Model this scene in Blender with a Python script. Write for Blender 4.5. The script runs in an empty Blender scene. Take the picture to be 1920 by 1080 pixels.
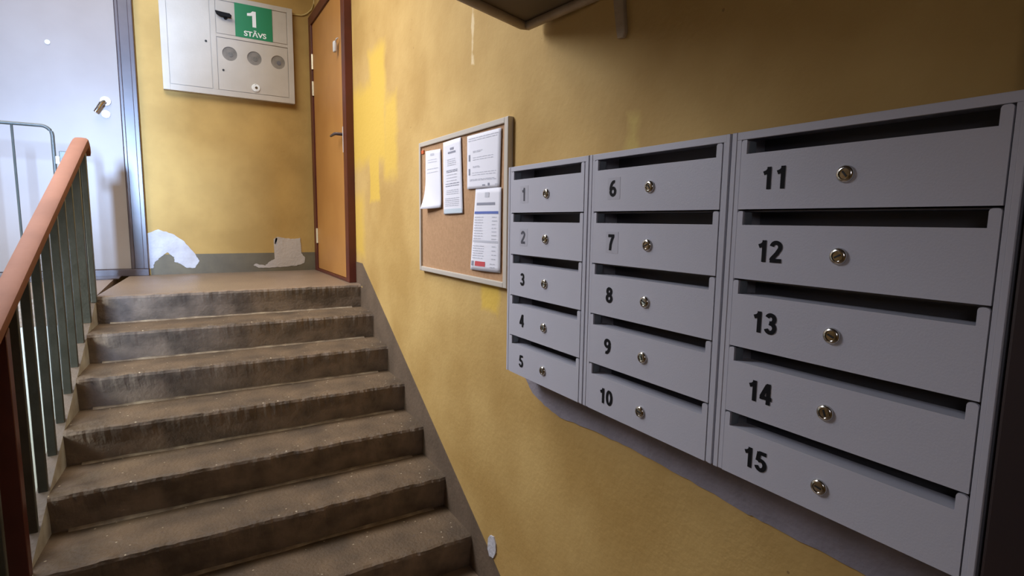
import bpy, bmesh, math, random
from mathutils import Vector, Matrix, noise
random.seed(7)
C = bpy.context.scene.collection
sc = bpy.context.scene
# ------------------------------------------------------------------ camera, world, light
S = 1.08                       # one survey unit in metres (camera to right wall)
H = 1.5876                     # camera height over the lower floor
R = ((0.85604468, -0.51672431, 0.01354559),
     (-0.05015968, -0.10912294, -0.9927619),
     (0.51446234, 0.8491691, -0.11933284))
def W(p): return Vector((p[0]*S, p[1]*S, p[2]*S + H))
cd = bpy.data.cameras.new('camera'); cam = bpy.data.objects.new('camera', cd); C.objects.link(cam)
cd.sensor_width = 36; cd.lens = 36*1027.23/1920; cd.clip_start = .02
m = Matrix(((R[0][0], -R[1][0], -R[2][0], 0), (R[0][1], -R[1][1], -R[2][1], 0), (R[0][2], -R[1][2], -R[2][2], H), (0, 0, 0, 1)))
cam.matrix_world = m; sc.camera = cam
sc.view_settings.view_transform = 'Standard'; sc.view_settings.look = 'None'; sc.view_settings.gamma = 1
sc.view_settings.use_curve_mapping = False; sc.view_settings.exposure = 0.0
w = bpy.data.worlds.new('world'); sc.world = w; w.use_nodes = True
w.node_tree.nodes['Background'].inputs[0].default_value = (.75, .85, 1, 1); w.node_tree.nodes['Background'].inputs[1].default_value = 0.15
def area(name, loc, target, sx, sy, power, col, spread=180):
    l = bpy.data.lights.new(name, 'AREA'); l.shape = 'RECTANGLE'; l.size = sx; l.size_y = sy; l.energy = power; l.color = col
    l.spread = math.radians(spread)
    o = bpy.data.objects.new(name, l); C.objects.link(o); o.location = W(loc)
    d = W(target) - W(loc); o.rotation_euler = d.to_track_quat('-Z', 'Y').to_euler(); return o
area('entrance_daylight', (-1.02, -3.0, .62), (-.5, 4.7, .3), .34, .75, 125, (.42, .62, 1), 50)
area('stairwell_daylight', (-.3, 3.3, 2.25), (0.3, 3.9, -.6), 1.9, 1.7, 70, (1, .96, .91), 140)
area('well_fill', (-1.35, 2.45, -.35), (-.7, 3.6, -1.0), .4, .4, 14, (.93, 1, .97), 130)  # added fill, no real lamp: brightens the wall below the landing
area('landing_fill', (-1.75, 4.15, .9), (-.9, 4.1, -.42), .5, .5, 9, (.85, .9, 1), 90)  # added fill off to the left, lifts the landing floor; no window there
area('mailbox_fill', (-1.3, 3.2, 1.6), (1, 2.35, -.25), 1.0, 1.0, 27, (.84, .88, 1), 88)  # added cool fill from the landing side for the mailbox wall
area('camera_fill', (-.55, -.45, .35), (.7, 1.6, -.3), .35, .35, 2.7, (.95, .92, 1))  # weak fill added behind the camera for mailboxes and slots

# ------------------------------------------------------------------ helpers
def mat(name, col, rough=.6, metal=0, var=.0, scale=8, bump=0, bscale=60, col2=None, detail=4, spec=.5):
    M = bpy.data.materials.new(name); M.use_nodes = True; nt = M.node_tree; b = nt.nodes['Principled BSDF']
    b.inputs['Roughness'].default_value = rough; b.inputs['Metallic'].default_value = metal
    b.inputs['Specular IOR Level'].default_value = spec
    col = tuple(col) + (1,)
    tc = nt.nodes.new('ShaderNodeTexCoord')
    if col2 is None: col2 = tuple(c*(1-var) for c in col[:3])
    n = nt.nodes.new('ShaderNodeTexNoise'); n.inputs['Scale'].default_value = scale; n.inputs['Detail'].default_value = detail
    nt.links.new(tc.outputs['Object'], n.inputs['Vector'])
    r = nt.nodes.new('ShaderNodeValToRGB'); r.color_ramp.elements[0].position = .35; r.color_ramp.elements[1].position = .65
    r.color_ramp.elements[0].color = tuple(col2)[:3] + (1,); r.color_ramp.elements[1].color = col
    nt.links.new(n.outputs['Fac'], r.inputs[0]); nt.links.new(r.outputs[0], b.inputs['Base Color'])
    if bump:
        n2 = nt.nodes.new('ShaderNodeTexNoise'); n2.inputs['Scale'].default_value = bscale; n2.inputs['Detail'].default_value = 5
        nt.links.new(tc.outputs['Object'], n2.inputs['Vector'])
        bp = nt.nodes.new('ShaderNodeBump'); bp.inputs['Strength'].default_value = bump; bp.inputs['Distance'].default_value = .01
        nt.links.new(n2.outputs['Fac'], bp.inputs['Height']); nt.links.new(bp.outputs[0], b.inputs['Normal'])
    M['ramp'] = r.name
    return M
def nmath(nt, op, a, b=None, clamp=False):
    n = nt.nodes.new('ShaderNodeMath'); n.operation = op; n.use_clamp = clamp
    for i, v in enumerate((a, b)):
        if v is None: continue
        if isinstance(v, (int, float)): n.inputs[i].default_value = v
        else: nt.links.new(v, n.inputs[i])
    return n.outputs[0]
def overlay(M, mask, col):
    nt = M.node_tree; b = nt.nodes['Principled BSDF']; src = b.inputs['Base Color'].links[0].from_socket
    mx = nt.nodes.new('ShaderNodeMix'); mx.data_type = 'RGBA'
    nt.links.new(mask, mx.inputs[0]); nt.links.new(src, mx.inputs[6]); mx.inputs[7].default_value = tuple(col) + (1,)
    nt.links.new(mx.outputs[2], b.inputs['Base Color'])
def specks(M, scale, thr, col, amount=1):
    nt = M.node_tree; tc = nt.nodes.new('ShaderNodeTexCoord'); v = nt.nodes.new('ShaderNodeTexVoronoi'); v.inputs['Scale'].default_value = scale
    nt.links.new(tc.outputs['Object'], v.inputs['Vector'])
    sep = nt.nodes.new('ShaderNodeSeparateColor'); nt.links.new(v.outputs['Color'], sep.inputs[0])
    near = nmath(nt, 'LESS_THAN', v.outputs['Distance'], .35)
    few = nmath(nt, 'GREATER_THAN', sep.outputs[0], thr)
    overlay(M, nmath(nt, 'MULTIPLY', nmath(nt, 'MULTIPLY', near, few), amount), col)

def tag(o, label=None, cat=None, group=None, kind=None):
    if label: o['label'] = label
    if cat: o['category'] = cat
    if group: o['group'] = group
    if kind: o['kind'] = kind
    return o
def empty(name, loc):
    o = bpy.data.objects.new(name, None); C.objects.link(o); o.location = W(loc); o.empty_display_size = .05; return o
def wloc(o):
    v = Vector(o.location)
    return v + wloc(o.parent) if o.parent else v
class MB:
    """mesh collected in survey units"""
    def __init__(s): s.bm = bmesh.new(); s.mi = 0
    def face(s, vs):
        f = s.bm.faces.new(vs); f.material_index = s.mi; return f
    def hexa(s, P):
        v = [s.bm.verts.new(p) for p in P]
        for q in ((0,3,2,1),(4,5,6,7),(0,1,5,4),(1,2,6,5),(2,3,7,6),(3,0,4,7)): s.face([v[i] for i in q])
    def box(s, a, b):
        x0,x1 = sorted((a[0],b[0])); y0,y1 = sorted((a[1],b[1])); z0,z1 = sorted((a[2],b[2]))
        s.hexa([(x0,y0,z0),(x1,y0,z0),(x1,y1,z0),(x0,y1,z0),(x0,y0,z1),(x1,y0,z1),(x1,y1,z1),(x0,y1,z1)]); return s
    def prism(s, poly, d):
        """closed polygon (list of 3d points) extruded by vector d"""
        d = Vector(d); a = [s.bm.verts.new(p) for p in poly]; b = [s.bm.verts.new(Vector(p)+d) for p in poly]; n = len(poly)
        s.face(a); s.face(b[::-1])
        for i in range(n): s.face([a[i], a[(i+1)%n], b[(i+1)%n], b[i]])
        return s
    def tube(s, pts, r, seg=10, close=True):
        pts = [Vector(p) for p in pts]; rings = []
        for i, p in enumerate(pts):
            t = (pts[min(i+1,len(pts)-1)] - pts[max(i-1,0)]).normalized()
            u = t.cross(Vector((0,0,1)) if abs(t.z) < .9 else Vector((0,1,0))).normalized(); v = t.cross(u)
            rr = r[i] if isinstance(r, (list, tuple)) else r
            rings.append([s.bm.verts.new(p + (u*math.cos(k*2*math.pi/seg) + v*math.sin(k*2*math.pi/seg))*rr) for k in range(seg)])
        for a, b in zip(rings, rings[1:]):
            for k in range(seg): s.face([a[k], a[(k+1)%seg], b[(k+1)%seg], b[k]])
        if close: s.face(rings[0][::-1]); s.face(rings[-1])
        return s
    def build(s, name, mats, parent=None, bevel=0, seg=2, smooth=False, origin=None):
        bm = s.bm
        bmesh.ops.recalc_face_normals(bm, faces=bm.faces)
        for v in bm.verts: v.co = W(v.co)
        if bevel:
            bmesh.ops.bevel(bm, geom=[e for e in bm.edges if len(e.link_faces) == 2 and e.calc_face_angle(0) > .5], offset=bevel*S, segments=seg, affect='EDGES', profile=.5)
        if origin is None:
            lo = [min(v.co[i] for v in bm.verts) for i in range(3)]; hi = [max(v.co[i] for v in bm.verts) for i in range(3)]
            o3 = Vector(((lo[0]+hi[0])/2, (lo[1]+hi[1])/2, lo[2]))
        else: o3 = W(origin)
        for v in bm.verts: v.co -= o3
        me = bpy.data.meshes.new(name); bm.to_mesh(me); bm.free()
        for mm in (mats if isinstance(mats, (list, tuple)) else [mats]): me.materials.append(mm)
        if smooth:
            for p in me.polygons: p.use_smooth = True
            me.set_sharp_from_angle(angle=math.radians(40))
        o = bpy.data.objects.new(name, me); C.objects.link(o)
        if parent: o.parent = parent; o.location = o3 - wloc(parent)
        else: o.location = o3
        return o
def ray(x, y):
    a, b = (x-960)/1027.23, (y-540)/1027.23
    return Vector((R[0][0]*a+R[1][0]*b+R[2][0], R[0][1]*a+R[1][1]*b+R[2][1], R[0][2]*a+R[1][2]*b+R[2][2]))
def at(ax, v, x, y):
    d = ray(x, y); return d*(v/d[ax])
def text_mesh(s, height, bold=0.0, sx=1.0):
    """2d text as triangles, centred, cap height = height"""
    c = bpy.data.curves.new('t', 'FONT'); c.body = s; c.size = 1; c.offset = bold; c.space_character = .95
    o = bpy.data.objects.new('t', c); C.objects.link(o)
    dg = bpy.context.evaluated_depsgraph_get(); dg.update()
    me = bpy.data.meshes.new_from_object(o.evaluated_get(dg))
    vs = [v.co.copy() for v in me.vertices]; fs = [tuple(p.vertices) for p in me.polygons]
    bpy.data.objects.remove(o); bpy.data.curves.remove(c); bpy.data.meshes.remove(me)
    x0, x1 = min(v.x for v in vs), max(v.x for v in vs); y0, y1 = min(v.y for v in vs), max(v.y for v in vs)
    k = height/.73
    return [((v.x-(x0+x1)/2)*k*sx, (v.y-(y0+y1)/2)*k) for v in vs], fs
def add_text(mb, s, height, place, bold=0, sx=1):
    vs, fs = text_mesh(s, height, bold, sx)
    v = [mb.bm.verts.new(place(a, b)) for a, b in vs]
    for f in fs:
        try: mb.face([v[i] for i in f])
        except ValueError: pass

# ------------------------------------------------------------------ materials
M_ochre = mat('ochre_paint', (.50,.32,.095), .75, 0, scale=3, col2=(.40,.25,.07), bump=.25, bscale=45, detail=6)
M_ochre_r = mat('ochre_paint_mottled', (.55,.365,.125), .8, 0, scale=2.6, col2=(.43,.265,.075), bump=.18, bscale=45, detail=8)
specks(M_ochre_r, 22, .93, (.25,.15,.05), .8)
def brush_mask(M, rects, soft=.015):
    """hard-edged areas of fresher paint on the wall, in object space metres"""
    nt = M.node_tree; g = nt.nodes.new('ShaderNodeNewGeometry'); sp = nt.nodes.new('ShaderNodeSeparateXYZ'); nt.links.new(g.outputs['Position'], sp.inputs[0])
    n = nt.nodes.new('ShaderNodeTexNoise'); n.inputs['Scale'].default_value = 9; n.inputs['Detail'].default_value = 6; nt.links.new(g.outputs['Position'], n.inputs['Vector'])
    d = nmath(nt, 'MULTIPLY', nmath(nt, 'SUBTRACT', n.outputs['Fac'], .5), .10)
    tot = None
    for (y0, y1, z0, z1, s2, amt) in rects:
        y0, y1, z0, z1 = y0*S, y1*S, z0*S+H, z1*S+H
        a = nmath(nt, 'MINIMUM', nmath(nt, 'SUBTRACT', sp.outputs[1], y0), nmath(nt, 'SUBTRACT', y1, sp.outputs[1]))
        b = nmath(nt, 'MINIMUM', nmath(nt, 'SUBTRACT', sp.outputs[2], z0), nmath(nt, 'SUBTRACT', z1, sp.outputs[2]))
        e = nmath(nt, 'ADD', nmath(nt, 'MINIMUM', a, b), d)
        e = nmath(nt, 'MULTIPLY', nmath(nt, 'MULTIPLY', e, 1/s2, True), amt)
        tot = e if tot is None else nmath(nt, 'MAXIMUM', tot, e)
    return tot
mk = brush_mask(M_ochre_r, [(3.05,3.80,.30,.85,.10,.85),(2.98,3.34,.30,1.0,.08,.85),(2.80,3.08,.20,.70,.08,.75),(3.12,3.34,.10,.4,.03,.85),(3.42,3.76,-.27,.2,.1,.75),(1.74,1.9,-.36,-.2,.03,.9),(3.6,3.9,.6,1.3,.12,.5)])
overlay(M_ochre_r, mk, (.64,.42,.06))
mk = brush_mask(M_ochre_r, [(1.03,1.10,.15,.29,.03,.5)])
overlay(M_ochre_r, mk, (.62,.47,.12))
mk = brush_mask(M_ochre_r, [(1.955,1.985,.60,.88,.012,.8)])
overlay(M_ochre_r, mk, (.75,.6,.35))
M_band = mat('brown_grey_oil_paint', (.150,.104,.068), .65, 0, scale=6, col2=(.110,.077,.050), bump=.3, bscale=50)
M_bandb = mat('olive_grey_oil_paint', (.155,.130,.080), .65, 0, scale=6, col2=(.12,.10,.065), bump=.2, bscale=50)
M_tread = mat('worn_terrazzo', (.160,.106,.060), .66, 0, scale=5, col2=(.080,.054,.032), bump=.5, bscale=70, detail=7)
specks(M_tread, 85, .985, (.5,.42,.3), .8); specks(M_tread, 40, .95, (.10,.07,.05), .6)
M_riser = mat('dirty_concrete_riser', (.27,.205,.155), .8, 0, scale=9, col2=(.125,.096,.074), bump=.5, bscale=60, detail=7)
M_lip = mat('pale_worn_joint', (.42,.34,.24), .7, 0, scale=14, col2=(.19,.14,.10), bump=.4)
M_kerb = mat('kerb_paint', (.125,.090,.064), .6, 0, scale=10, col2=(.10,.075,.055), bump=.3)
M_kerbin = mat('kerb_pale_face', (.62,.64,.63), .6, 0, scale=11, col2=(.40,.38,.35))
M_landing = mat('landing_terrazzo', (.25,.180,.125), .38, 0, scale=4, col2=(.215,.155,.11), bump=.3, bscale=80, detail=6)
M_mint = mat('pale_painted_wall', (.64,.68,.64), .6, 0, scale=4, col2=(.57,.62,.58))
M_grey = mat('light_grey_powder_coat', (.51,.51,.575), .42, 0, scale=3, col2=(.49,.49,.555), bump=.05, bscale=300)
M_greyin = mat('dark_inside_metal', (.13,.13,.15), .5)
M_slotside = mat('slot_flange_metal', (.30,.34,.38), .35, .3)
M_black = mat('black_lettering', (.008,.008,.01), .7, spec=.15)
M_faded = mat('faded_lettering', (.10,.10,.12), .7, spec=.15)
M_tape = mat('clear_label_film', (.46,.46,.52), .35)
M_chrome = mat('chrome', (.75,.74,.72), .18, 1, scale=80, col2=(.5,.49,.46))
M_hole = mat('dark_keyhole', (.01,.01,.01), .6)
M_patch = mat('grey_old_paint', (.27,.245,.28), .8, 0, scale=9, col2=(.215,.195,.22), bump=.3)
M_plaster = mat('bare_white_plaster', (.58,.58,.62), .85, 0, scale=10, col2=(.47,.46,.49), bump=.4)
M_plasterg = mat('greyish_plaster_filler', (.52,.47,.42), .85, 0, scale=5, col2=(.45,.40,.35), bump=.4)
M_orange = mat('brown_handrail_pvc', (.25,.100,.052), .8, 0, scale=5, col2=(.20,.078,.04), bump=.1)
M_maroon = mat('maroon_gloss_paint', (.105,.020,.012), .4, 0, scale=6, col2=(.075,.014,.009))
M_bar = mat('grey_green_enamel', (.080,.084,.074), .42, 0, scale=7, col2=(.050,.053,.044), bump=.15)
M_wood = mat('orange_veneer', (.47,.225,.06), .45, 0, scale=2.2, col2=(.40,.18,.045))
M_paledoor = mat('pale_beech_veneer', (.25,.205,.18), .42, 0, scale=2.2, col2=(.22,.175,.15))
M_dkframe = mat('dark_brown_frame_paint', (.075,.055,.06), .32, 0, scale=5, col2=(.05,.036,.04))
M_brownjamb = mat('dark_maroon_jamb_paint', (.022,.009,.009), .6, 0, scale=3, col2=(.014,.007,.008))
M_white = mat('white_plastic', (.6,.6,.6), .4)
M_brass = mat('pale_steel_hinge', (.75,.68,.50), .35, .5)
M_cab = mat('cream_grey_enamel', (.52,.48,.42), .45, 0, scale=5, col2=(.47,.43,.37), bump=.08)
M_glass = mat('meter_window_glass', (.15,.14,.13), .12, 0, scale=9, col2=(.30,.28,.25))
M_dial = mat('meter_dial_grey', (.10,.095,.09), .4, 0, scale=30, col2=(.2,.19,.17))
M_green = mat('green_sign_vinyl', (.01,.21,.085), .4)
M_signw = mat('white_vinyl', (.82,.84,.82), .5)
M_cork = mat('cork', (.46,.27,.14), .85, 0, scale=70, col2=(.40,.23,.115), bump=.15, bscale=200)
M_frame = mat('aluminium_board_frame', (.55,.50,.43), .4, .1)
M_paper = mat('white_paper', (.74,.74,.80), .7)
M_print = mat('grey_print', (.50,.51,.57), .7)
M_printd = mat('dark_print', (.25,.26,.32), .7)
M_blue = mat('blue_print', (.09,.14,.42), .6)
M_red = mat('red_print', (.55,.07,.08), .6)
M_pale = mat('pale_blue_print', (.52,.60,.66), .6)
M_pin = mat('red_paper_clip', (.6,.12,.03), .5)
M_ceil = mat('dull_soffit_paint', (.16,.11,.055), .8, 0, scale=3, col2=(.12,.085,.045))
M_rim = mat('beige_soffit_rim', (.42,.32,.20), .55, 0, scale=9, col2=(.34,.25,.15), bump=.2)
M_whitew = mat('whitewash', (.62,.60,.54), .8)
M_cable = mat('painted_cable', (.60,.46,.18), .5)

# ------------------------------------------------------------------ setting
ZL = -.415; ZF = -1.47; YB = 4.73; YN = 3.55; RUN = .267; RISE = (ZL-ZF)/7; ZC = 2.35; XW = -1.95; Y0 = -.95
def structure(o, label=None, cat=None): return tag(o, label, cat, None, 'structure')
wr = MB().box((1,Y0,ZF-.1),(1.14,YB+.14,ZC)).build('wall_right', M_ochre_r); structure(wr, 'long mottled ochre wall on the right above the stairs', 'wall')
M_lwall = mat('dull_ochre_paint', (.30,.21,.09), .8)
wb = MB().box((XW-.14,YB,ZF-.1),(1,YB+.14,ZC)).build('wall_back', M_ochre); structure(wb, 'ochre end wall of the landing with the pale door', 'wall')
wl = MB().box((XW-.14,Y0,ZF-.1),(XW,YB,ZC)).build('wall_left', M_lwall); structure(wl, 'pale wall on the far left of the stairwell', 'wall')
mb = MB(); wx0, wx1, wz0, wz1 = -1.28, -.68, .30, 1.15
mb.box((XW-.14,Y0-.14,ZF-.1),(wx0,Y0,ZC)); mb.box((wx1,Y0-.14,ZF-.1),(1.14,Y0,ZC)); mb.box((wx0,Y0-.14,ZF-.1),(wx1,Y0,wz0)); mb.box((wx0,Y0-.14,wz1),(wx1,Y0,ZC))
structure(mb.build('wall_front', M_ochre), 'entrance wall behind the viewer with a daylight opening', 'wall')
structure(MB().box((XW,Y0,ZF-.1),(1,YN+.05,ZF)).build('floor', M_landing), 'dark floor at the foot of the stairs', 'floor')
structure(MB().box((XW-.14,Y0-.14,ZC),(1.14,YB+.14,ZC+.1)).build('ceiling', M_whitew), 'whitewashed ceiling high over the stairwell', 'ceiling')
# landing with the ragged top nosing
def Xl(y): return -.395 - .066*(3.5-y)
def step_mesh(yn, z, depth, rise, x1, seed, tread_m, nx=140, left=None):
    """worn concrete step: rounded chipped nosing, riser leaning back"""
    mb = MB(); bm = mb.bm
    prof = [(depth+.03, 0), (depth*.55, 0), (.05, -.0005), (.016, -.001), (.004, -.006), (0, -.018), (.003, -.035), (.014, -rise*.55), (.020, -rise), (.020, -rise-.02), (depth+.03, -rise-.02)]
    cols = []
    for i in range(nx+1):
        t = i/nx; ring = []
        for j, (dy, dz) in enumerate(prof):
            y = yn+dy
            xa = left if left is not None else Xl(yn+dy*.999)
            x = xa + (x1-xa)*t
            if j in (3,4,5,6):
                a = noise.noise(Vector((x*14, seed*7.1, 0)))*.006 + noise.noise(Vector((x*50, seed*3.3, j*.2)))*.005
                chip = max(0, noise.noise(Vector((x*7+seed*5, 3.3, seed)))-.42)*.04
                y += a + chip; z_ = z+dz + (noise.noise(Vector((x*20, seed*2, 5)))*.004 if j < 5 else 0) - (chip*.5 if j in (3,4) else 0)
            else: z_ = z+dz
            ring.append(bm.verts.new((x, y, z_)))
        cols.append(ring)
    n = len(prof)
    for a, b in zip(cols, cols[1:]):
        for j in range(n):
            f = bm.faces.new([a[j], a[(j+1)%n], b[(j+1)%n], b[j]]); f.material_index = 1 if 4 <= j <= 8 else 0; f.smooth = False
    mb.bm.faces.new(cols[0]); mb.bm.faces.new(cols[-1][::-1])
    return mb
stairs = empty('staircase', (.3, 1.95, ZF)); structure(stairs, 'worn concrete flight of seven risers climbing to the landing', 'stairs')
for k in range(6):
    y = YN - RUN*(k+1); z = ZL - RISE*(k+1)
    st = step_mesh(y, z, RUN, RISE, 1.0, k+1, M_tread).build('step', [M_tread, M_riser], stairs)
    # pale worn fillet at the foot of the riser above
    lb = MB(); yb = y+RUN+.02; n = 60; a = []
    for i in range(n+1):
        x = Xl(yb)+.05 + (1-.06-Xl(yb)-.05)*i/n; h = .006+.004*noise.noise(Vector((x*9, k*3.1, 0))); d = .018+.008*noise.noise(Vector((x*6, k*5.1, 2)))
        a.append([lb.bm.verts.new((x, yb+.002, z-.002)), lb.bm.verts.new((x, yb-.001, z+h)), lb.bm.verts.new((x, yb-d*.6, z+h*.55)), lb.bm.verts.new((x, yb-d, z-.001))])
    for p, q in zip(a, a[1:]):
        for j in range(4): lb.bm.faces.new([p[j], p[(j+1)%4], q[(j+1)%4], q[j]])
    lb.bm.faces.new(a[0]); lb.bm.faces.new(a[-1][::-1])
    lb.build('riser_fillet', M_lip, st)
# kerb beside the flight carrying the balusters
KW = .04
def nosez(y): return ZL - (YN-y)*(RISE/RUN)
kb = MB(); ys = [YN+.0, 1.62]
kb.hexa([(Xl(ys[1])-KW, ys[1], nosez(ys[1])-.17), (Xl(ys[1]), ys[1], nosez(ys[1])-.17), (Xl(ys[0]), ys[0], nosez(ys[0])-.17), (Xl(ys[0])-KW, ys[0], nosez(ys[0])-.17),
         (Xl(ys[1])-KW, ys[1], nosez(ys[1])-.018), (Xl(ys[1]), ys[1], nosez(ys[1])-.018), (Xl(ys[0]), ys[0], nosez(ys[0])-.018), (Xl(ys[0])-KW, ys[0], nosez(ys[0])-.018)])
for f in kb.bm.faces:
    c = f.calc_center_median()
    if abs(c.x - (Xl(ys[0])+Xl(ys[1]))/2) < .004 : f.material_index = 1
ko = kb.build('kerb', [M_kerb, M_kerbin], stairs); ko['label'] = 'sloping kerb with a pale inner face'
ld = empty('landing', (0, 4.1, ZL)); structure(ld, 'upper landing floor at the top of the stairs', 'floor')
step_mesh(YN, ZL, YB-YN-.03, RISE, 1.0, 0, M_landing, left=None).build('landing_slab', [M_landing, M_riser], ld)
MB().box((XW, YN+.01, ZL-.14), (Xl(YN)-.0, YB, ZL)).build('landing_slab', [M_landing], ld)
MB().box((XW, YN+.02, ZF), (Xl(YN), YN+.06, ZL-.14)).build('wall_below_landing', M_mint, ld)
# painted bands
mb = MB(); T = .003
mb.prism([(1, 3.515, -.276), (1, 1.743, -1.341), (1, 1.55, ZF), (1, 3.63, ZF), (1, 3.63, ZL-.02), (1, 3.515, ZL-.02)], (-T, 0, 0))
structure(mb.build('baseboard_right', M_band), 'brown grey painted band sloping beside the steps', 'baseboard')
mb = MB(); mb.prism([(1, 3.515, -.276), (1, 3.515, ZL-.01), (1, YB, ZL-.01), (1, YB, -.272)], (-T, 0, 0))
structure(mb.build('baseboard_right', M_band), 'brown grey painted band along the landing by the orange door', 'baseboard')
mb = MB().box((-.19, YB-T, ZL), (1-T, YB, -.268))
structure(mb.build('baseboard_back', M_bandb), 'olive grey painted band at the foot of the end wall', 'baseboard')

# upper landing slab over the entrance
zs = .605
c0 = at(2, zs, 985, 50); c1 = at(2, zs, 862, -8); dirn = (c1-c0).normalized(); a1 = c0 + dirn*1.55
q0 = (.992, c0.y-.40)
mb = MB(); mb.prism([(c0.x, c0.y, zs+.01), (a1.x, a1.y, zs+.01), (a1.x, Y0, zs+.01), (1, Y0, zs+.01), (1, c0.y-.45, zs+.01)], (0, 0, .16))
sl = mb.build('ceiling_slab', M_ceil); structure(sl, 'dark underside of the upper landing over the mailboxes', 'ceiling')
a2 = Vector((1.0, c0.y-.42, zs))
mb = MB(); mb.tube([a1, c0+dirn*.02, c0+Vector((.002,-.012,0)), a2, (1.0, .1, zs)], .0135, 10)
mb.build('rim_moulding', M_rim, sl, smooth=True)['label'] = 'rounded beige edge moulding'
# plaster strip under it
p = [at(0, 1, *a) for a in ((1155,0),(1175,0),(1178,60),(1174,72),(1163,74),(1158,30))]
tag(MB().prism([tuple(v) for v in p[:1]] and [(1, v.y, v.z) for v in ([at(0,1,1152,-40), at(0,1,1172,-40)] + p[1:])], (-.012,0,0)).build('wall_strap', M_rim, bevel=.003), 'painted metal strap on the wall under the slab corner', 'bracket')

# ------------------------------------------------------------------ wall patches
def wall_patch(name, pts, ax, m, parent, t=.0025, jag=.003, label=None, sub=5):
    P = [at(ax, 1 if ax == 0 else YB, *a) for a in pts]; out = []
    for i, p in enumerate(P):
        q = P[(i+1) % len(P)]
        for s_ in range(sub):
            r = p.lerp(q, s_/sub)
            if s_: r += Vector((0 if ax == 0 else random.uniform(-jag, jag), 0 if ax == 1 else random.uniform(-jag, jag), random.uniform(-jag, jag)))
            out.append(tuple(r))
    o = MB().prism(out, (-t,0,0) if ax == 0 else (0,-t,0)).build(name, m, parent)
    if label: o['label'] = label
    return o
wall_patch('plaster_patch', [(273,438),(297,430),(322,438),(345,452),(366,476),(374,489),(366,502),(350,502),(337,494),(327,491),(327,482),(314,473),(300,483),(290,492),(287,503),(273,503)], 1, M_plaster, wb, T+.002, label='bare white plaster patch beside the pale door')
wall_patch('plaster_patch', [(513,448),(522,444),(545,448),(563,446),(565,475),(572,483),(570,493),(556,498),(530,500),(505,502),(485,502),(475,497),(480,494),(497,498),(506,490),(515,486)], 1, M_plasterg, wb, T+.002, label='greyish plaster patch near the orange door')
wall_patch('plaster_chip', [(516,445),(520,447),(519,461),(515,457)], 1, M_plaster, wb, T+.002)
wall_patch('plaster_chip', [(917,1008),(921,1003),(927,1006),(931,1020),(931,1036),(926,1046),(919,1042),(916,1028)], 0, M_plaster, wr, T+.002, .001, label='small white chip beside the sloping band', sub=2)
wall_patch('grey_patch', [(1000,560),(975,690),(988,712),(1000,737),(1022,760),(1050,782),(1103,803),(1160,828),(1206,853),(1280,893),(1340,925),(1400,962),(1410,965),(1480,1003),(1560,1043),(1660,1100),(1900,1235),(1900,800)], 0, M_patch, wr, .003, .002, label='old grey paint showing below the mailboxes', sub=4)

# ------------------------------------------------------------------ doors
def door_left():
    d = empty('door_1', (-.75, YB, ZL)); structure(d, 'pale veneer flat door with dark frame on the left', 'door')
    xr, xl = -.20, -1.30; iw = .10; zt = 1.60
    f = MB()
    f.box((xr-iw, YB-.045, ZL+.05), (xr, YB, zt)); f.box((xl, YB-.045, ZL+.05), (xl+iw, YB, zt)); f.box((xl, YB-.045, zt), (xr, YB, zt+iw))
    f.box((xr-.028, YB-.058, ZL+.05), (xr, YB-.045, zt)); f.box((xr-iw, YB-.052, ZL+.05), (xr-iw+.02, YB-.045, zt))
    f.build('door_frame', M_dkframe, d, bevel=.004)
    MB().box((xl, YB-.055, ZL), (xr, YB, ZL+.05)).build('threshold', M_dkframe, d, bevel=.003)
    MB().box((xl+iw+.002, YB-.035, ZL+.052), (xr-iw-.002, YB-.005, zt-.002)).build('door_leaf', M_paledoor, d, bevel=.002)
    yF = YB-.035; c = at(1, yF, 198, 190); c2 = at(1, yF, 198, 214)
    pl = MB(); pl.tube([(c.x, yF, c.z), (c.x, yF-.012, c.z)], .030, 20)
    h = pl.build('handle_rose', M_white, d, smooth=True)
    MB().tube([(c.x-.004, yF-.008, c.z-.002), (c.x-.006, yF-.045, c.z-.01), (c.x-.02, yF-.055, c.z-.025), (c.x-.055, yF-.055, c.z-.085)], [.010,.011,.014,.012], 10).build('door_handle', M_chrome, d, smooth=True)
    k = MB(); k.tube([(c2.x+.002, yF, c2.z), (c2.x+.002, yF-.01, c2.z)], .024, 20)
    kk = k.build('key_plate', M_chrome, d, smooth=True)
    v = at(1, yF, 89, 79); MB().tube([(v.x, yF, v.z), (v.x, yF-.006, v.z)], .014, 16).build('peephole', M_white, d, smooth=True)
door_left()
tag(MB().box((-1.2, YB-.26, ZL), (-.36, YB-.058, ZL+.008)).build('floor_strip', M_dkframe, bevel=.002), 'dark flat strip at the pale door threshold', 'floor_strip')  # thin dark strip lying flat in front of the threshold
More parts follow.
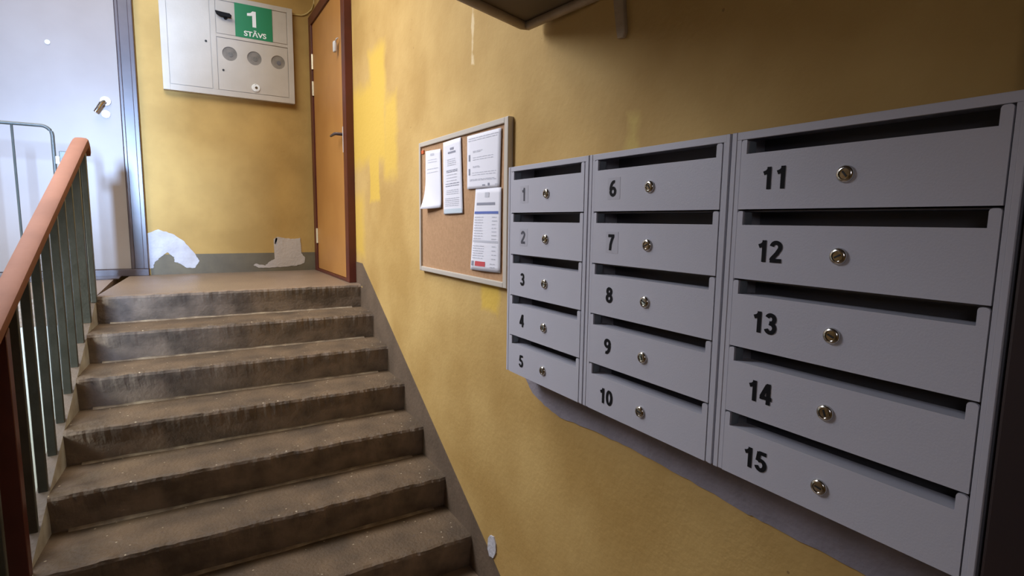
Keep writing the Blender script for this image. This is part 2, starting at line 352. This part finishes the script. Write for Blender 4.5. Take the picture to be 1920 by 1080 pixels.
def door_right():
    d = empty('door_2', (1, 4.25, ZL)); structure(d, 'narrow orange veneer door with maroon frame on the right wall', 'door')
    F = .95                                     # frame stands proud of the wall
    y0, y1 = 3.846*F, 4.725                   # outer faces
    i0, i1 = 3.93*F+.0, 4.64; zt = 1.50; 
    f = MB()
    f.box((F, y0, ZL), (1, i0, zt)); f.box((F, i1, ZL), (1, y1, zt)); f.box((F, y0, zt), (1, y1, zt+.075)); f.box((F, i0, ZL), (1, i1, ZL+.02))
    f.build('door_frame', M_maroon, d, bevel=.003)
    MB().box((F+.012, i0+.001, ZL+.022), (1, i1-.001, zt-.001)).build('door_leaf', M_wood, d, bevel=.002)
    for (ya, yb) in ((93,123),(147,175),(428,455)):
        za = at(0, F, 591, ya).z; zb = at(0, F, 591, yb).z
        MB().tube([(F+.006, i1-.006, za), (F+.006, i1-.006, zb)], .010, 8).build('hinge', M_brass, d, smooth=True)
    za, zb = at(0, F, 637, 240).z, at(0, F, 637, 288).z
    MB().box((F+.002, i0+.004, zb), (F+.012, i0+.022, za)).build('lock_plate', M_white, d, bevel=.001)
    hz = at(0, F, 627, 258).z
    MB().tube([(F+.012, i0+.05, hz), (F-.035, i0+.05, hz), (F-.04, i0+.065, hz), (F-.04, i0+.16, hz-.002)], [.011,.010,.010,.008], 10).build('door_handle', M_dkframe, d, smooth=True)
    c = at(0, F, 631, 88)
    s = empty('door_sensor', (F, c.y, c.z-.035)); tag(s, 'small white plastic contact sensor on the orange door edge', 'sensor')
    MB().box((F-.022, c.y-.016, c.z-.036), (F, c.y+.02, c.z+.036)).build('casing', M_white, s, bevel=.009, smooth=True)
    MB().tube([(F-.01, c.y-.015, c.z+.03), (F-.008, c.y-.03, c.z+.04), (F-.004, c.y-.055, c.z+.042)], .004, 8).build('wire', M_white, s, smooth=True)
door_right()
# entrance jamb beside the mailboxes
d3 = empty('door_3', (.95, -.05, ZF)); structure(d3, 'dark maroon door frame at the right edge beside the mailboxes', 'door')
f = MB(); f.box((.895, .16, ZF), (1, .258, .95)); f.box((.895, -.72, ZF), (1, -.63, .95)) ; f.build('door_frame', M_brownjamb, d3, bevel=.004)
MB().box((.94, -.63, ZF), (1, .16, .95)).build('door_leaf', M_brownjamb, d3, bevel=.002)

# ------------------------------------------------------------------ mailboxes
FX = .90; BX = 1.0
ZT, ZBm, PITCH, Z1 = .190, -.535, .1437, .173
def digit_place(yc, zc, x):
    return lambda a, b: (x, yc - a, zc + b)
def arc(cx, cy, rx, ry, a0, a1, n=14): return [(cx+rx*math.cos(math.radians(a0+(a1-a0)*i/n)), cy+ry*math.sin(math.radians(a0+(a1-a0)*i/n))) for i in range(n+1)]
SW = .19
GLYPH = {   # centre lines on a unit-high, .56-wide box
 '1': [[(.36,0),(.36,1)], [(.37,.90),(.27,.78),(.12,.72)]],
 '2': [arc(.28,.70,.185,.205,170,-20)+[(.33,.42),(.13,.17),(.10,.095)], [(.04,.09),(.54,.09)]],
 '3': [arc(.27,.715,.165,.19,160,-75,12)+[(.22,.535)], [(.22,.535)]+arc(.27,.30,.185,.21,75,-165,16)],
 '4': [[(.40,0),(.40,1)], [(.36,.93),(.10,.32)], [(.02,.30),(.56,.30)]],
 '5': [[(.51,.91),(.17,.91)], [(.19,.96),(.125,.50)], arc(.27,.33,.19,.235,135,-165,18)],
 '6': [arc(.29,.31,.185,.215,0,360,24), arc(.37,.42,.27,.485,180,78,10)],
 '7': [[(.04,.91),(.53,.91)], [(.47,.90),(.34,.66),(.25,.36),(.22,0)]],
 '8': [arc(.28,.725,.155,.18,0,360,24), arc(.28,.29,.185,.20,0,360,24)],
 '9': [arc(.27,.69,.185,.215,0,360,24), arc(.19,.58,.27,.485,0,-102,10)],
 '0': [arc(.28,.5,.185,.405,0,360,28)]}
def add_digits(mb, s, height, place):
    adv = .60; w_ = adv*len(s)
    for i, ch in enumerate(s):
        for li, line in enumerate(GLYPH[ch]):
            closed = len(line) > 20 and (Vector(line[0])-Vector(line[-1])).length < 1e-4
            pts = [Vector(p) for p in line]; L, R_ = [], []
            for j, p in enumerate(pts):
                if closed: t = (pts[(j+1) % (len(pts)-1)] - pts[(j-1) % (len(pts)-1)])
                else: t = pts[min(j+1, len(pts)-1)] - pts[max(j-1, 0)]
                t.normalize(); nrm = Vector((-t.y, t.x))*SW/2
                for lst, q in ((L, p+nrm), (R_, p-nrm)):
                    v = mb.bm.verts.new(place((q.x+adv*i-w_/2)*height*1.12, (min(1, max(0, q.y))-.5)*height)); v.co.x -= li*.00012; lst.append(v)
            for j in range(len(pts)-1): mb.face([L[j], L[j+1], R_[j+1], R_[j]])
def mailbox(yl, yr, first, label):
    """yl/yr: left/right outer edges, survey values on the unit plane"""
    k = FX; r = empty('mailbox_unit', (.95, (yl+yr)/2*k, ZBm*k)); tag(r, label, 'mailbox', 'grey five-door mailbox units on the ochre wall')
    dl, dr = yl-.0255, yr+.0195; zt = Z1
    t = .004
    # housing: outer shell, frame strips, shelves
    b = MB()
    e = .0008
    Yl, Yr, zT, zB = yl*k-e, yr*k+e, ZT*k, ZBm*k
    b.box((FX+.004, Yr, zT-.004), (BX, Yl, zT)); b.box((FX+.004, Yr, zB), (BX, Yl, zB+.004))
    b.box((FX+.004, Yr, zB), (BX, Yr+.004, zT)); b.box((FX+.004, Yl-.004, zB), (BX, Yl, zT)); b.box((BX-.004, Yr, zB), (BX, Yl, zT))
    b.build('housing', M_grey, r)
    f = MB()
    f.box((FX, Yr, zt*k+.001), (FX+.006, Yl, zT)); f.box((FX, dl*k+.0012, zB), (FX+.006, Yl, zt*k+.001)); f.box((FX, Yr, zB), (FX+.006, dr*k-.0016, zt*k+.001))
    f.box((FX-.001, Yl-.011, zB), (FX, Yl-.0008, zT)) ; f.box((FX-.001, Yr+.0008, zB), (FX, Yr+.009, zT))
    f.build('front_frame', M_grey, r, bevel=.0008)
    inn = MB()
    for i in range(1, 5):
        zz = (Z1-PITCH*i)*k; inn.box((FX+.014, Yr+.004, zz-.001), (BX-.004, Yl-.004, zz+.001))
    inn.box((BX-.006, Yr+.004, zB+.004), (BX-.004, Yl-.004, zT-.004))
    inn.build('inner_shelves', M_greyin, r)
    for i in range(5):
        ztop = (Z1-PITCH*i)*k; zbot = (Z1-PITCH*(i+1)+.0035)*k; 
        if i == 4: zbot = zB
        D = MB(); sh = .0285*k; yl_, yr_ = dl*k, dr*k; tl, tr = .0125*k, .0150*k
        xs0, xs1 = FX-.001, FX+.004
        # U shaped door plate with two ears around the slot
        rr = .004
        poly = [(yl_, zbot), (yl_, ztop-rr), (yl_-rr*.3, ztop-rr*.3), (yl_-rr, ztop), (yl_-tl+rr*.3, ztop), (yl_-tl, ztop-rr*.5), (yl_-tl, ztop-sh), (yr_+tr, ztop-sh), (yr_+tr, ztop-rr), (yr_+tr-rr*.3, ztop-rr*.3), (yr_+tr-rr, ztop), (yr_+rr, ztop), (yr_+rr*.3, ztop-rr*.3), (yr_, ztop-rr), (yr_, zbot)]
        v0 = [D.bm.verts.new((xs0, a, c)) for a, c in poly]; v1 = [D.bm.verts.new((xs1, a, c)) for a, c in poly]; n = len(poly)
        D.face(v0); D.face(v1[::-1])
        for j in range(n): D.face([v0[j], v0[(j+1)%n], v1[(j+1)%n], v1[j]])
        D.box((xs1, yr_+tr, ztop-sh-.0015), (FX+.040, yl_-tl, ztop-sh))            # folded lip under the slot
        door = D.build('door', M_grey, r)
        MB().box((FX+.005, yl_-tl-.0015, ztop-sh), (FX+.024, yl_-tl+.0005, ztop-.002)).build('slot_flange', M_slotside, door)
        # cam lock 
        ly, lz = (yl-.0255-.2125)*k, (Z1-.0815-PITCH*i)*k
        L = MB(); seg = 24
        radii = [(.0, .0152), (-.0030, .0150), (-.0055, .0125), (-.0060, .0095), (-.0040, .0085), (-.0042, .0001)]
        rings = [[L.bm.verts.new((xs0+dx, ly+rad*k*math.cos(a*2*math.pi/seg), lz+rad*k*math.sin(a*2*math.pi/seg))) for a in range(seg)] for dx, rad in radii]
        for A, B in zip(rings, rings[1:]):
            for a in range(seg): L.face([A[a], A[(a+1)%seg], B[(a+1)%seg], B[a]])
        ang = [0.2,.9,-.5,.4,1.2][(i+first) % 5]; ca, sa = math.cos(ang), math.sin(ang)
        L.mi = 1; h, g = .0055, .0013
        L.hexa([(xs0-.0050, ly+ca*p-sa*q, lz+sa*p+ca*q) if zz else (xs0-.003, ly+ca*p-sa*q, lz+sa*p+ca*q) for zz in (0,1) for p, q in ((-h,-g),(h,-g),(h,g),(-h,g))])
        L.build('lock', [M_chrome, M_hole], door, smooth=True)
        num = str(first+i); fade = num in ('1', '2')
        nc = dl - .0785
        if num in ('1','2','3','4','5'): nc = dl - .079
        yc, zc = nc*k, (Z1-.080-PITCH*i)*k
        if int(num) in (1,2,6,7):
            MB().box((xs0-.0004, yc-.024, zc-.026), (xs0, yc+.020, zc+.026)).build('clear_sticker', M_tape, door)
        N = MB(); add_digits(N, num, .0435*k, digit_place(yc, zc, xs0-.0009))
        N.build('number', M_faded if fade else M_black, door)
mailbox(1.684, 1.239, 1, 'leftmost grey mailbox unit, numbered 1 to 5, beside the cork board')
mailbox(1.237, .772, 6, 'middle grey mailbox unit, numbered 6 to 10')
mailbox(.770, .2925, 11, 'rightmost grey mailbox unit, numbered 11 to 15')

# ------------------------------------------------------------------ notice board and papers
BXF = .98
bo = empty('notice_board', (.99, 2.07, -.235)); tag(bo, 'cork notice board with pale aluminium frame left of the mailboxes', 'notice board')
y0b, y1b, z0b, z1b = 1.688*BXF, 2.523*BXF, -.239*BXF, .367*BXF; fw = .026
MB().box((BXF+.006, y0b+.005, z0b+.005), (1, y1b-.005, z1b-.005)).build('cork_panel', M_cork, bo)
f = MB(); f.box((BXF-.003, y0b, z0b), (1, y0b+fw, z1b)).build('frame_rail', M_frame, bo, bevel=.003)
MB().box((BXF-.003, y1b-fw*.7, z0b), (1, y1b, z1b)).build('frame_rail', M_frame, bo, bevel=.003)
MB().box((BXF-.003, y0b+fw, z0b), (1, y1b-fw*.7, z0b+fw*.8)).build('frame_rail', M_frame, bo, bevel=.003)
MB().box((BXF-.003, y0b+fw, z1b-fw*.8), (1, y1b-fw*.7, z1b)).build('frame_rail', M_frame, bo, bevel=.003)
MB().box((BXF+.001, y1b-.05, z1b-.052), (BXF+.006, y1b-.022, z1b-.036)).build('corner_clip', M_pin, bo, bevel=.001)
PX = BXF+.001
def paper(px, label, prints=(), curl=None, bend=.004):
    """px: pixel corners TL,TR,BR,BL; prints in (u0,v0,u1,v1,material)"""
    Q = [at(0, PX, *a) for a in px]
    def P(u, v, lift=0):
        a = Q[0].lerp(Q[1], u); b = Q[3].lerp(Q[2], u); p = a.lerp(b, v)
        x = PX - bend*math.sin(math.pi*u)*(.3+.7*v) - lift
        if curl: 
            c = max(0, (1-u)*.35 + v - .80); x -= curl*c*c; p.z += .05*c*c
        return (x, p.y, p.z)
    mb = MB(); n, mm = 10, 16; g = [[mb.bm.verts.new(P(i/n, j/mm)) for i in range(n+1)] for j in range(mm+1)]
    for j in range(mm):
        for i in range(n): mb.face([g[j][i], g[j][i+1], g[j+1][i+1], g[j+1][i]])
    o = mb.build('notice_sheet', M_paper, None, smooth=True)
    sm = o.modifiers.new('t', 'SOLIDIFY'); sm.thickness = .0005; sm.offset = 0
    tag(o, label, 'paper', 'sheets pinned on the cork board')
    if prints:
        mats = []; pb = MB()
        for (u0, v0, u1, v1, M_) in prints:
            if M_ not in mats: mats.append(M_)
            pb.mi = mats.index(M_); k = max(1, int((u1-u0)*8)); kv = max(1, int((v1-v0)*12))
            for a in range(k):
                for b in range(kv):
                    ua, ub = u0+(u1-u0)*a/k, u0+(u1-u0)*(a+1)/k; va, vb = v0+(v1-v0)*b/kv, v0+(v1-v0)*(b+1)/kv
                    pb.face([pb.bm.verts.new(P(p, q, .0011)) for p, q in ((ua,va),(ub,va),(ub,vb),(ua,vb))])
        for v in pb.bm.verts: pass
        tag(pb.build('printing', mats, o), kind='stuff')
def lines(u0, u1, v0, v1, n, M_=None, jag=.25, h=.010):
    out = []
    for i in range(n):
        v = v0+(v1-v0)*i/max(1, n-1); x = u0
        while x < u1-.03:
            w_ = random.uniform(.05, .16); out.append((x, v, min(u1-random.uniform(0, jag*.2), x+w_), v+h, M_ or M_print)); x += w_+.02
    return out
paper([(798,284),(826,279),(828,390),(798,398)], 'white sheet with a curled bottom corner, leftmost on the cork board', [(.35,.05,.6,.09,M_print)]+lines(.2,.8,.15,.19,2)+lines(.15,.85,.3,.36,2), curl=.09)
paper([(831,268),(864,257),(868,400),(832,402)], 'narrow sheet with small heading logo, second from left on the cork board',
      [(.42,.10,.62,.13,M_printd),(.30,.15,.72,.175,M_printd)]+lines(.25,.75,.25,.33,4)+lines(.2,.8,.40,.42,2,M_printd)+lines(.2,.8,.46,.54,3)+lines(.15,.88,.58,.61,2,M_printd)+lines(.2,.85,.67,.72,3)+lines(.12,.85,.78,.88,5)+[(.05,.93,.97,.99,M_pale)])
paper([(876,256),(940,239),(937,351),(876,355)], 'wide sheet in the top right of the cork board',
      lines(.05,.93,.06,.10,2,M_print)+[(.06,.36,.11,.48,M_printd),(.06,.62,.11,.74,M_printd)]+lines(.2,.5,.3,.32,2)+lines(.2,.85,.42,.46,2)+lines(.2,.45,.58,.60,2)+lines(.18,.9,.70,.74,2)+lines(.1,.9,.82,.84,2)+[(.52,.93,.60,.955,M_printd),(.68,.91,.73,.955,M_printd),(.88,.93,.95,.95,M_print)])
paper([(892,354),(940,351),(938,512),(882,505)], 'sheet with a blue bar and red box at the bottom right of the cork board',
      [(.42,.05,.58,.11,M_print),(.10,.17,.80,.20,M_printd),(.03,.275,.92,.305,M_blue),(.04,.625,.92,.65,M_print)]+lines(.05,.42,.34,.60,9)+lines(.72,.9,.34,.60,7)+lines(.05,.5,.69,.84,6)+lines(.74,.9,.69,.84,4)+[(.03,.885,.13,.945,M_printd),(.18,.885,.55,.945,M_red)]+lines(.7,.9,.90,.94,2), bend=.006)

# ------------------------------------------------------------------ electricity meter cabinet and floor sign
cY = YB-.045; k = cY/YB
mc = empty('meter_cabinet', (.39, YB-.02, .9)); tag(mc, 'cream metal electricity meter cabinet with three round windows on the end wall', 'cabinet')
def Q(x, z): return x*k, z*k
x0, z0 = Q(-.046, .905); x1, z1 = Q(.834, 1.618)
MB().box((x0, cY+.004, z0), (x1, YB, z1)).build('housing', M_cab, mc, bevel=.003)
f = MB(); a = .042*k
for (xa, za, xb, zb) in ((x0,z0,x0+a,z1),(x1-a*.95,z0,x1,z1),(x0+a,z0,x1-a*.95,z0+.04),(x0+a,z1-.035,x1-a*.95,z1)): f.box((xa, cY-.003, za), (xb, cY+.004, zb))
f.box((.270*k, cY-.003, z0+.04), (.302*k, cY+.004, z1-.035))
f.box((.302*k, cY-.003, 1.322*k), (x1-a*.95, cY+.004, 1.345*k))
f.build('front_frame', M_cab, mc, bevel=.0015)
g = .004
dl = MB().box((x0+a+g, cY-.001, z0+.04+g), (.270*k-g*1.6, cY+.004, z1-.035-g)).build('door', M_cab, mc, bevel=.001)
c = Vector((.234*k, cY-.001, 1.278*k)); MB().tube([(c.x, cY-.0015, c.z), (c.x, cY-.004, c.z)], .008, 12).build('keyhole', M_hole, dl)
up = MB().box((.302*k+g, cY-.001, 1.345*k+g), (x1-a*.95-g, cY+.004, z1-.035-g)).build('panel', M_cab, mc, bevel=.001)
# lower panel with three round openings: plate built as grid with holes
wins = [(.386*k, 1.213*k), (.553*k, 1.207*k), (.720*k, 1.204*k)]; rw = .050*k
pb = MB(); xa, xb, za, zb = .302*k+g, x1-a*.95-g, z0+.04+g, 1.322*k-g
cuts = [xa, (wins[0][0]+wins[1][0])/2, (wins[1][0]+wins[2][0])/2, xb]; zlo = 1.10*k
pb.box((xa, cY-.001, za), (xb, cY+.004, zlo))
for i, (cx, cz) in enumerate(wins):
    n = 40; L_, R_ = cuts[i], cuts[i+1]
    inner, outer = [], []
    for j in range(n):
        an = j*2*math.pi/n + math.pi/n; dx, dz = math.cos(an), math.sin(an)
        tt = min((R_-cx)/dx if dx > 1e-6 else 9, (L_-cx)/dx if dx < -1e-6 else 9, (zb-cz)/dz if dz > 1e-6 else 9, (zlo-cz)/dz if dz < -1e-6 else 9)
        outer.append((cx+dx*tt, cz+dz*tt)); inner.append((cx+dx*rw, cz+dz*rw))
    vi = [pb.bm.verts.new((p[0], cY-.001, p[1])) for p in inner]; vo = [pb.bm.verts.new((p[0], cY-.001, p[1])) for p in outer]; vb = [pb.bm.verts.new((p[0], cY+.012, p[1])) for p in inner]
    for j in range(n):
        q = (j+1) % n; pb.face([vi[j], vi[q], vo[q], vo[j]]); pb.face([vb[j], vb[q], vi[q], vi[j]])
    for cxs, czs in ((L_, zb), (R_, zb), (L_, zlo), (R_, zlo)):      # close the corners
        near = sorted(range(n), key=lambda j: (outer[j][0]-cxs)**2+(outer[j][1]-czs)**2)[:2]
        if abs(near[0]-near[1]) in (1, n-1): pb.face([vo[near[0]], vo[near[1]], pb.bm.verts.new((cxs, cY-.001, czs))])
lp = pb.build('panel', M_cab, mc); lp['label'] = 'lower panel with three round meter windows'
for i, (cx, cz) in enumerate(wins):
    o = MB().tube([(cx, cY+.010, cz), (cx, cY+.0035, cz)], rw*1.02, 28).build('meter_window', [M_glass], lp)
    MB().tube([(cx+.006, cY+.004, cz-.004), (cx+.006, cY+.001, cz-.004)], .016, 16).build('meter_dial', M_greyin if i == 2 else M_dial, lp)
c = (.339*k, 1.09*k); MB().tube([(c[0], cY-.0015, c[1]), (c[0], cY-.004, c[1])], .0075, 12).build('keyhole', M_hole, lp)
c = (.554*k, .990*k); MB().tube([(c[0], cY-.001, c[1]), (c[0], cY-.008, c[1]), (c[0], cY-.010, c[1]), (c[0], cY-.006, c[1]), (c[0], cY-.006, c[1])], [.030,.028,.022,.019,.0005], 24).build('lock_ring', M_signw, lp, smooth=True)
MB().tube([(c[0]+.003, cY-.004, c[1]), (c[0]+.003, cY-.012, c[1])], .010, 12).build('lock_core', M_chrome, lp, smooth=True)
hx, hz = .353*k, 1.478*k
h = MB(); h.tube([(hx+.015, cY, hz-.015), (hx+.015, cY-.025, hz-.012)], .014, 12); h.prism([(hx-.052, cY-.02, hz+.016), (hx-.045, cY-.02, hz-.004), (hx-.02, cY-.02, hz-.018), (hx+.05, cY-.02, hz-.018), (hx+.054, cY-.02, hz-.002), (hx+.04, cY-.02, hz+.010), (hx-.01, cY-.02, hz+.012)], (0, -.022, 0))
h.build('door_handle', M_black, up, bevel=.002)
sg = empty('floor_sign', (.56*k, cY-.003, 1.345*k)); tag(sg, 'green square floor sign with white writing on the meter cabinet', 'sign')
sx0, sx1, sz0, sz1 = .430*k, .687*k, 1.345*k, 1.585*k; sy = cY-.0045
MB().box((sx0, sy, sz0), (sx1, cY-.001, sz1)).build('sign_plate', M_green, sg, bevel=.001)
t_ = MB(); cxs = (sx0+sx1)/2; 
p1 = [(-.052,.062),(-.052,.038),(-.030,.040),(-.012,.045),(-.012,-.062),(.018,-.062),(.018,.088),(-.008,.088),(-.024,.070)]
t_.prism([(cxs+a_*.85, sy-.0006, 1.487*k+(b_-.013)*.75) for a_, b_ in p1], (0, .0004, 0))
add_text(t_, 'ST\u0100VS', .036, lambda a_, b_: (cxs+a_+.006, sy-.0006, 1.383*k+b_), .02, 1.15)
t_.build('lettering', M_signw, sg)
# cable from the cabinet up to the door frame
pts = [at(1, YB-.006, *a) for a in ((548,27),(556,28),(566,29),(575,26),(583,19),(588,8),(590,-10),(590,-60))]
tag(MB().tube(pts, .0055, 8).build('cable', M_cable, smooth=True), 'thin painted cable from the meter cabinet to the corner', 'cable')

# ------------------------------------------------------------------ stair balustrade
def Xb(y): return Xl(y) - KW*.5
bal = empty('stair_balustrade', (Xb(2.6), 2.6, nosez(2.6))); tag(bal, 'grey green stair balustrade with brown handrail on the left', 'railing')
yt, zt = 3.59, .372; sl_ = .512
def railz(y): return zt - (yt-y)*sl_
hr = MB(); secs = []
def rail_section(y, z, xo=0, s=1):
    c = []
    for a_, b_ in ((-.030,-.020),(-.033,0),(-.031,.018),(-.022,.025),(0,.027),(.022,.025),(.031,.018),(.033,0),(.030,-.020),(.020,-.022),(-.020,-.022)):
        c.append(hr.bm.verts.new((Xb(y)+a_*s+xo, y, z+b_*s)))
    return c
path = [(2.15-.9, 0), (2.15, 0), (2.6, 0), (3.1, 0), (3.5, 0), (3.56, 0), (3.60, -.004), (3.625, -.02), (3.632, -.045)]
for y, dz in path: secs.append(rail_section(y, railz(min(y, 3.6))+dz))
for A, B in zip(secs, secs[1:]):
    n = len(A)
    for j in range(n): hr.face([A[j], A[(j+1)%n], B[(j+1)%n], B[j]])
hr.face(secs[0]); hr.face(secs[-1][::-1]); hr.build('handrail', M_orange, bal, smooth=True)
ba = MB(); hs = []
for y in (1.3, 3.575): hs.append([(Xb(y)-.014, y, railz(y)-.036), (Xb(y)+.014, y, railz(y)-.036), (Xb(y)+.014, y, railz(y)-.020), (Xb(y)-.014, y, railz(y)-.020)])
ba.hexa(hs[0]+hs[1]); ba.build('top_flat_bar', M_maroon, bal)
def bar(y, w=.0145, m_=M_bar, name='baluster', zb=None):
    b = MB(); x = Xb(y); h0 = nosez(y)-.022 if zb is None else zb; h1 = railz(y)-.030; ws = w; wd = w*.75
    P = [(x-ws, y-wd), (x+ws, y-wd), (x+ws, y+wd), (x-ws, y+wd)]
    b.hexa([(p[0], p[1], h0 - (0 if zb is not None else (y-p[1])*(RISE/RUN)*0)-.006) for p in P] + [(p[0], p[1], h1+(p[1]-y)*sl_) for p in P])
    return b.build(name, m_, bal, bevel=.002, seg=1)
ysb = [2.39+.1455*i for i in range(7)]
for y in ysb: bar(y)
for y in (1.66, 1.81, 1.95, 2.09): bar(y)
bar(2.225, .030, M_maroon, 'newel_post')
bar(3.40, .022)
# top newel: two channels with a rib
nb = MB(); y = 3.545; x = Xb(y); zb_ = ZL-.03; ztp = railz(y)-.03
nb.box((x-.078, y-.02, zb_), (x-.044, y+.02, ztp)); nb.box((x-.034, y-.02, zb_), (x-.008, y+.02, ztp)); nb.box((x+.002, y-.02, zb_), (x+.026, y+.02, ztp)); nb.box((x-.072, y-.008, zb_), (x+.012, y+.012, ztp))
nb.build('newel_post', M_bar, bal, bevel=.003)

# landing guard rail
gy = 3.62
gr = empty('guard_rail', (-.9, gy, ZL)); tag(gr, 'thin grey tube guard rail on the landing edge behind the balustrade', 'railing')
zg = .447; xr_ = -.523
arc = [(xr_-.045+.045*math.sin(t*math.pi/16), gy, zg-.045+.045*math.cos(t*math.pi/16)) for t in range(9)]
MB().tube([(-1.9, gy, zg)] + arc + [(xr_, gy, .1), (xr_, gy, ZL)], .0085, 10).build('rail_tube', M_bar, gr, smooth=True)
for i in range(8): 
    xx = -.676-.152*i; MB().tube([(xx, gy, ZL), (xx, gy, zg-.004)], .0055, 8).build('rod', M_bar, gr, smooth=True)
MB().box((xr_+.004, gy-.006, .262), (Xb(3.56)-.02, gy+.002, .300)).build('connector_plate', M_frame, gr, bevel=.001)
